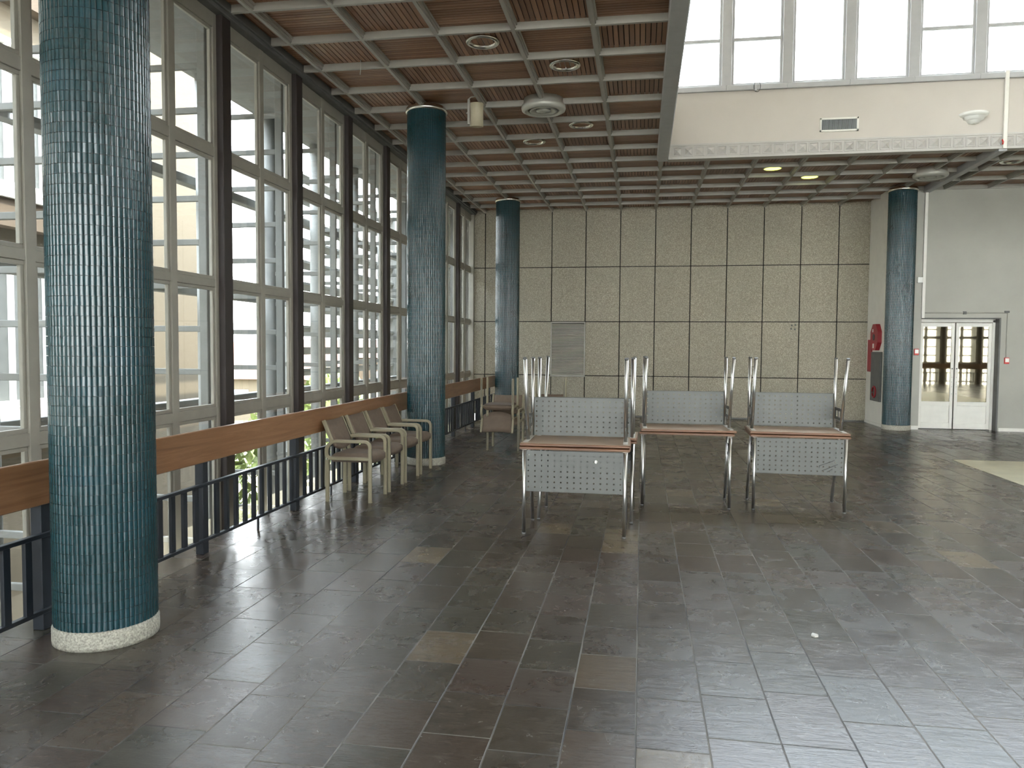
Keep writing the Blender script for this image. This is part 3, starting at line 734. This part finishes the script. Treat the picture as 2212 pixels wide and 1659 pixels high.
# ------------------------------------------------------------------ tables
def table_parts(has_panel=True, knob=False, scratch=False):
    t = empty('desk_table'); H = .7875
    b = MB().m(0); b.bbox(-.49, .49, -.305, .295, H-.024, H-.001, .007); top = b.build('tabletop', M['edge'], t)
    b = MB(); b.box(-.484, .484, -.299, .289, H-.0255, H-.0238); b.build('underside', M['top'], top)
    for sx in (-1, 1):
        x = .445*sx
        b = MB().m(0, True); b.tube([(x, -.285, .012), (x, -.285, H-.03)], .0165, 14); l = b.build('leg', M['steel'], t)
        b = MB().m(0, True); b.tube([(x, -.285, 0), (x, -.285, .014)], .0172, 12); b.build('foot_cap', M['jamb'], l)
        b = MB().m(0, True); b.tube([(x, .29, .012), (x, .035, H-.03)], .0165, 14); l = b.build('leg', M['steel'], t)
        b = MB().m(0, True); b.tube([(x, .2945, 0), (x, .29, .014)], .0172, 12); b.build('foot_cap', M['jamb'], l)
        b = MB(); b.bbox(x-.022, x+.022, -.298, .21, H-.031, H-.0255, .002); b.build('end_rail', M['pale'], t)
        # bracket plate between the legs with two slots
        b = MB(); ys = [-.272, -.205, -.165, -.105, -.065, 0.0]; 
        pts = lambda z: (.052+.255*(H-.03-z)/.745 - .012)
        z0, z1 = .53, .655
        b.box(x-.003, x+.003, -.275, pts(z0+.06)-.0, z1-.03, z1); b.box(x-.003, x+.003, -.275, pts(z0), z0, z0+.03)
        for ya, yb in ((-.275, -.20), (-.12, -.08), (-.0, .045)): b.box(x-.003, x+.003, ya, yb, z0+.03, z1-.03)
        b.build('bracket_plate', M['panel'], t)
    if has_panel:
        b = MB().m(0); nx, nz = 15, 7; xa, xb, za, zb = -.428, .428, .388, H-.035; ph, pv = .0582, .0482
        hx0 = -ph*7; hz0 = .425; r = .0078; y = -.284
        cx = [hx0+ph*i for i in range(nx)]; cz = [hz0+pv*i for i in range(nz)]
        gx = [xa]+[c-ph/2 for c in cx]+[cx[-1]+ph/2, xb]; gz = [za]+[c-pv/2 for c in cz]+[cz[-1]+pv/2, zb]
        for i in range(len(gx)-1):
            for k in range(len(gz)-1):
                X_, X2, Z_, Z2 = gx[i], gx[i+1], gz[k], gz[k+1]
                if 1 <= i <= nx and 1 <= k <= nz:
                    c = (cx[i-1], cz[k-1]); ring = [(c[0]+r*math.cos(PI/4*q+PI/8), y, c[1]+r*math.sin(PI/4*q+PI/8)) for q in range(8)]
                    out = [(X2, y, (Z2+c[1])/2), (X2, y, Z2), (X_, y, Z2), (X_, y, Z_), (X2, y, Z_)]
                    mids = [(X2, y, c[1]), (X2, y, Z2), (c[0], y, Z2), (X_, y, Z2), (X_, y, c[1]), (X_, y, Z_), (c[0], y, Z_), (X2, y, Z_)]
                    rg = [(c[0]+r*math.cos(PI/4*q), y, c[1]+r*math.sin(PI/4*q)) for q in range(8)]
                    b.add(mids+rg, [(q, (q+1) % 8, 8+(q+1) % 8, 8+q) for q in range(8)])
                else: b.add([(X_, y, Z_), (X2, y, Z_), (X2, y, Z2), (X_, y, Z2)], [(0, 1, 2, 3)])
        o = b.build('modesty_panel', M['panel'], t); md = o.modifiers.new('solid', 'SOLIDIFY'); md.thickness = .0015
        b = MB(); b.bbox(xa, xb, y-.001, y+.016, za-.003, za+.001, .001); b.box(xa-.001, xa+.001, y, y+.014, za, zb); b.box(xb-.001, xb+.001, y, y+.014, za, zb); b.build('panel_lip', M['panel'], o)
        if knob:
            b = MB().m(0, True); b.tube([(.19, y-.02, .664), (.193, y-.012, .668), (.19, y-.001, .665)], [.010, .018, .014], 7); tag(b.build('knob', M['tissue'], o), 'crumpled white lump stuck on the perforated panel')
        if scratch:
            b = MB(); 
            for (p, q) in (((.19, .48), (.34, .54)), ((.22, .43), (.37, .50)), ((.27, .42), (.32, .45)), ((.19, .46), (.20, .485))):
                p3, q3 = Vector((p[0], y-.0022, p[1])), Vector((q[0], y-.0022, q[1])); b.tube([p3, q3], .0022, 5)
            tag(b.build('scratch_mark', M['wire'], o), 'dark scratched pen marks')
    return t
tp = table_parts(); t_knob = table_parts(knob=True); t_bare = table_parts(has_panel=False); t_scr = table_parts(scratch=True)
GR = 'desk tables stacked in upside-down pairs'
def place_table(src, x, y, rz, inverted, lb):
    used = src.get('label') is not None
    o = copy_tree(src) if used else src
    # inverted: turned over about its long axis so its top rests on the lower top
    if inverted: o.rotation_euler = (PI, 0, rz); o.location = (x, y, .7875*2+.004)
    else: o.rotation_euler = (0, 0, rz); o.location = (x, y, 0)
    tag(o, lb, 'table', GR)
place_table(t_knob, -.572, 7.0, 0, False, 'lower upright table of the nearest stack, white lump on its perforated grey panel')
place_table(tp, -.575, 7.0, .012, True, 'upside-down table with legs up on top of the nearest stack')
place_table(tp, -.515, 7.597, PI-.008, False, 'lower upright table of the stack hidden right behind the nearest one')
place_table(tp, -.515, 7.597, PI-.02, True, 'upside-down table on the stack right behind the nearest one')
place_table(t_bare, .485, 8.455, -.03, False, 'lower upright table without front panel in the middle stack')
place_table(tp, .49, 8.455, .03, True, 'upside-down table with legs up on top of the middle stack')
place_table(t_scr, 1.62, 8.47, -.02, False, 'lower upright table of the right stack, dark scratches on its grey panel')
place_table(tp, 1.62, 8.47, -.035, True, 'upside-down table with legs up on top of the right stack')

# ------------------------------------------------------------------ armchairs
def armchair():
    t = empty('armchair'); w_, th = .034, .042; hw = .255
    for s in (-1, 1):
        y = s*hw
        b = MB(); b.ribbon([(.257-th/2, 0), (.257-th/2, .46)], w_, th, y); b.build('leg', M['chair'], t)
        b = MB(); b.ribbon([(-.262+th/2, 0), (-.262+th/2, .45)], w_, th, y); b.build('leg', M['chair'], t)
        path = fillet([(.236, .44), (.236, .652), (-.19, .652), (-.255, .575), (-.245, .466), (.236, .466)], .07)
        b = MB(); b.ribbon(path, w_+.002, .036, y); b.build('armrest', M['chair'], t)
        b = MB(); b.ribbon([(-.185, .645), (-.282, .872)], w_, .040, y); b.build('back_post', M['chair'], t)
        # narrow dark strip set on the front and back leg faces
        b = MB(); b.box(.2565, .2585, y-.004, y+.004, .01, .58); b.box(-.2645, -.2625, y-.004, y+.004, .01, .42); b.build('dark_strip', M['mull'], t)
    # seat cushion
    b = MB().m(0, True); nx, ny = 12, 12; V = []; X1, X2, Yh = -.215, .245, .237
    def top(u, v):
        e = min(1, min(u, 1-u)*7, ) ; e2 = min(1, min(v, 1-v)*8)
        return .478 + .044*math.sqrt(max(0, 1-(1-e)**2))*math.sqrt(max(0, 1-(1-e2)**2)) - .012*math.sin(PI*v) * math.sin(PI*u)
    for i in range(nx+1):
        for j in range(ny+1):
            u, v = i/nx, j/ny; V.append((X1+(X2-X1)*u + (.012*math.sin(PI*v) if i == nx else 0), -Yh+2*Yh*v, top(u, v)))
    n1 = len(V)
    for i in range(nx+1):
        for j in range(ny+1):
            u, v = i/nx, j/ny; V.append((X1+(X2-X1)*u + (.010*math.sin(PI*v) if i == nx else 0), -Yh+2*Yh*v, .452 - (.03*(u-.6)/.4 if u > .6 else 0)-.012*math.sin(PI*v)))
    F = []; q = ny+1
    for i in range(nx):
        for j in range(ny):
            F.append((i*q+j, (i+1)*q+j, (i+1)*q+j+1, i*q+j+1)); F.append((n1+i*q+j, n1+i*q+j+1, n1+(i+1)*q+j+1, n1+(i+1)*q+j))
    for i in range(nx): F.append((i*q, n1+i*q, n1+(i+1)*q, (i+1)*q)); F.append((i*q+ny, (i+1)*q+ny, n1+(i+1)*q+ny, n1+i*q+ny))
    for j in range(ny): F.append((j, j+1, n1+j+1, n1+j)); F.append((nx*q+j, n1+nx*q+j, n1+nx*q+j+1, nx*q+j+1))
    b.add(V, F); b.build('seat', M['fab'], t)
    b = MB(); b.box(-.20, .215, -.225, .225, .425, .44); b.build('seat_board', M['seatb'], t)
    # backrest pad: arc lower edge, straight upper edge
    b = MB().m(0, True); n = 14; V = []; L = Vector((-.282+.185, 0, .872-.645)); L.normalize(); nr = Vector((L.z, 0, -L.x))
    base = Vector((-.180, 0, .645))
    for f_ in (0, 1):
        for i in range(n+1):
            y = -.236+.472*i/n; lo = -.045-.055*math.sin(PI*i/n)**.7; hi = .238
            for k in range(5):
                s_ = lo+(hi-lo)*k/4; bul = (.016*math.sin(PI*i/n)**.5*math.sin(PI*(k+.35)/4.7)**.5 if 0 < i < n else 0)
                p = base + L*s_ + nr*((.014+bul) if f_ else -.016) + nr*(-.02*math.sin(PI*i/n)); V.append((p.x, y, p.z))
    m_ = (n+1)*5; F = []
    for i in range(n):
        for k in range(4):
            a = i*5+k; F.append((a, a+1, a+6, a+5)); F.append((m_+a, m_+a+5, m_+a+6, m_+a+1))
        F.append((i*5, i*5+5, m_+i*5+5, m_+i*5)); F.append((i*5+4, m_+i*5+4, m_+i*5+9, i*5+9))
    for k in range(4): F.append((k, m_+k, m_+k+1, k+1)); F.append((n*5+k, n*5+k+1, m_+n*5+k+1, m_+n*5+k))
    b.add(V, F); b.build('backrest', M['fab'], t)
    return t
ch0 = armchair(); used = [False]
def chair(x, y, rz, lb, gr, inv=False, z=0):
    o = copy_tree(ch0) if used[0] else ch0; used[0] = True
    o.location = (x, y, z); o.rotation_euler = ((PI, 0, rz) if inv else (0, 0, rz)); tag(o, lb, 'chair', gr)
    for nm, v in (('', 0),): pass
rowg = 'armchairs in a row along the balustrade'
for k, lb in enumerate(('nearest of the four taupe armchairs in the row by the balustrade', 'second taupe armchair from the front in the row by the balustrade',
                        'third taupe armchair in the row by the balustrade', 'farthest armchair of the row, touching the middle tiled column')):
    chair(-3.068, 7.975+.628*k, random.uniform(-.02, .02), lb, rowg)
sg = 'armchairs piled seat to seat'
chair(-2.19, 12.36, -PI/2, 'upright taupe armchair under an upside-down one beside the balustrade', sg)
chair(-2.275, 12.30, PI/2, 'upside-down taupe armchair with legs up on the pile beside the balustrade', sg, True, 1.165)
chair(-1.49, 12.75, -PI/2+.1, 'upright armchair at the bottom of the pile mostly hidden behind the nearest tables', sg)
chair(-1.50, 12.68, PI/2+.05, 'upside-down armchair whose pale legs stick up behind the nearest tables', sg, True, 1.165)

# small debris on the floor
def bit(x, y, r, m, lb, nm='paper_scrap'):
    b = MB(); rnd = random.Random(int(x*100+y*10)); n = 7
    P = [(x+r*rnd.uniform(.5, 1)*math.cos(2*PI*k/n), y+r*rnd.uniform(.5, 1)*math.sin(2*PI*k/n)) for k in range(n)]
    b.prism(P, .001, .006+r*.12); tag(b.build(nm, m), lb, 'scrap')
bit(1.02, 4.62, .03, M['pale'], 'small pale paper scrap on the slate in the foreground')
bit(7.36, 16.9, .02, M['plasticwhite'], 'tiny white scrap on the floor right of the double door')
bit(5.85, 16.95, .02, M['bark'], 'tiny dark leaf on the floor in front of the double door', 'dry_leaf')

# ------------------------------------------------------------------ outdoors
b = MB(); b.box(-160, 60, -60, 260, -4.9, -4.5); struct(b, 'floor_outdoors', M['ground'])
b = MB(); b.box(-8.3, -6.9, -10, 60, -4.5, -4.44); tag(b.build('footpath', M['paving']), 'pale paved footpath below the left glazing', 'path')
t = empty('neighbouring_wing', (-9.2, 0, 0), label='sunlit cream building wing with white windows beyond the left glazing', cat='building')
b = MB(); b.box(-8, 0, -12, 15.6, -4.5, 7.6); b.build('wall', M['stucco'], t)
b = MB()
for z0, z1 in ((3.35, 3.75), (6.6, 7.0), (.2, .6)): b.box(0, .25, -12, 11.0, z0, z1)
b.build('band', M['stucco2'], t)
b = MB()
for z0, z1 in ((3.75, 3.9), (7.0, 7.15), (.6, .75)): b.box(0, .32, -12, 11.05, z0, z1)
b.build('sill', M['white'], t)
for fl, z0 in enumerate((.75, 3.95)):
    for k in range(5):
        y = 2.2+1.75*k; z1 = z0+2.15
        f = MB(); f.bbox(0, .11, y, y+.08, z0, z1, .01); f.bbox(0, .11, y+1.32, y+1.40, z0, z1, .01); f.bbox(0, .10, y+.08, y+1.32, z1-.1, z1, .01); f.bbox(0, .10, y+.08, y+1.32, z0, z0+.08, .01); f.bbox(0, .085, y+.66, y+.74, z0+.08, z1-.1, .01)
        o = f.build('window', M['white'], t); p = MB(); p.box(.0, .03, y+.08, y+1.32, z0+.08, z1-.1); p.build('pane', M['wpane'], o)
def bush(x, y, s, h, lb, nm='leafy_shrub'):
    rnd = random.Random(int(x*7+y*3)); b = MB()
    for k in range(420):
        while True:
            p = Vector((rnd.uniform(-1, 1), rnd.uniform(-1, 1), rnd.uniform(-1, 1)))
            if .55 < p.length < 1: break
        c = Vector((p.x*s, p.y*s, -4.5+h*.58+p.z*h*.42)); q = Euler((rnd.uniform(0, 6), rnd.uniform(0, 6), rnd.uniform(0, 6))).to_matrix(); e = s*.16
        b.add([c+q@Vector((-e, 0, 0)), c+q@Vector((0, -e*.5, 0)), c+q@Vector((e, 0, 0)), c+q@Vector((0, e*.5, .02))], [(0, 1, 2, 3)])
    t = empty(nm, (x, y, 0), label=lb, cat='plant', group='shrubs outside the left glazing'); b.build('foliage', M['leaf'], t)
    b = MB().m(0, True); b.tube([(0, 0, -4.5), (.05, 0, -4.5+h*.5)], [.07, .04], 8); b.build('stem', M['bark'], t)
bush(-11.5, 19.5, 1.5, 3.9, 'nearest green shrub outside, seen below the rail between the near and middle columns')
bush(-13.5, 28, 1.8, 4.2, 'second green shrub outside, further along than the nearest'); bush(-11, 30, 1.4, 3.2, 'low shrub outside seen behind the armchair row')
bush(-17, 40, 2.4, 5.0, 'large shrub far outside the left glazing')
def house(x, y, w_, d_, h, lb, m):
    t = empty('distant_house', (x, y, -4.5), .2, lb, 'house', 'distant houses outside')
    b = MB(); b.box(-w_, w_, -d_, d_, 0, h); b.build('wall', m, t)
    b = MB(); e = .6; b.add([(-w_-e, -d_-e, h), (w_+e, -d_-e, h), (w_+e, d_+e, h), (-w_-e, d_+e, h), (-w_-e, 0, h+2.6), (w_+e, 0, h+2.6)], [(0, 1, 5, 4), (2, 3, 4, 5), (0, 4, 3), (1, 2, 5), (0, 3, 2, 1)]); b.build('roof', M['roof'], t)
    f = MB()
    for k in (-.5, .1, .6): f.box(w_*k-.6, w_*k+.6, -d_-.05, -d_, 1.1, 2.5)
    f.build('window', M['shade'], t)
house(-34, 62, 8, 4, 3.4, 'nearer distant house with red roof seen low through the left windows', M['stucco']); house(-52, 84, 10, 5, 4, 'wide pale house far off through the left windows', M['concrete']); house(-40, 110, 12, 5, 4.5, 'farthest red-roofed house through the left windows', M['stucco2'])
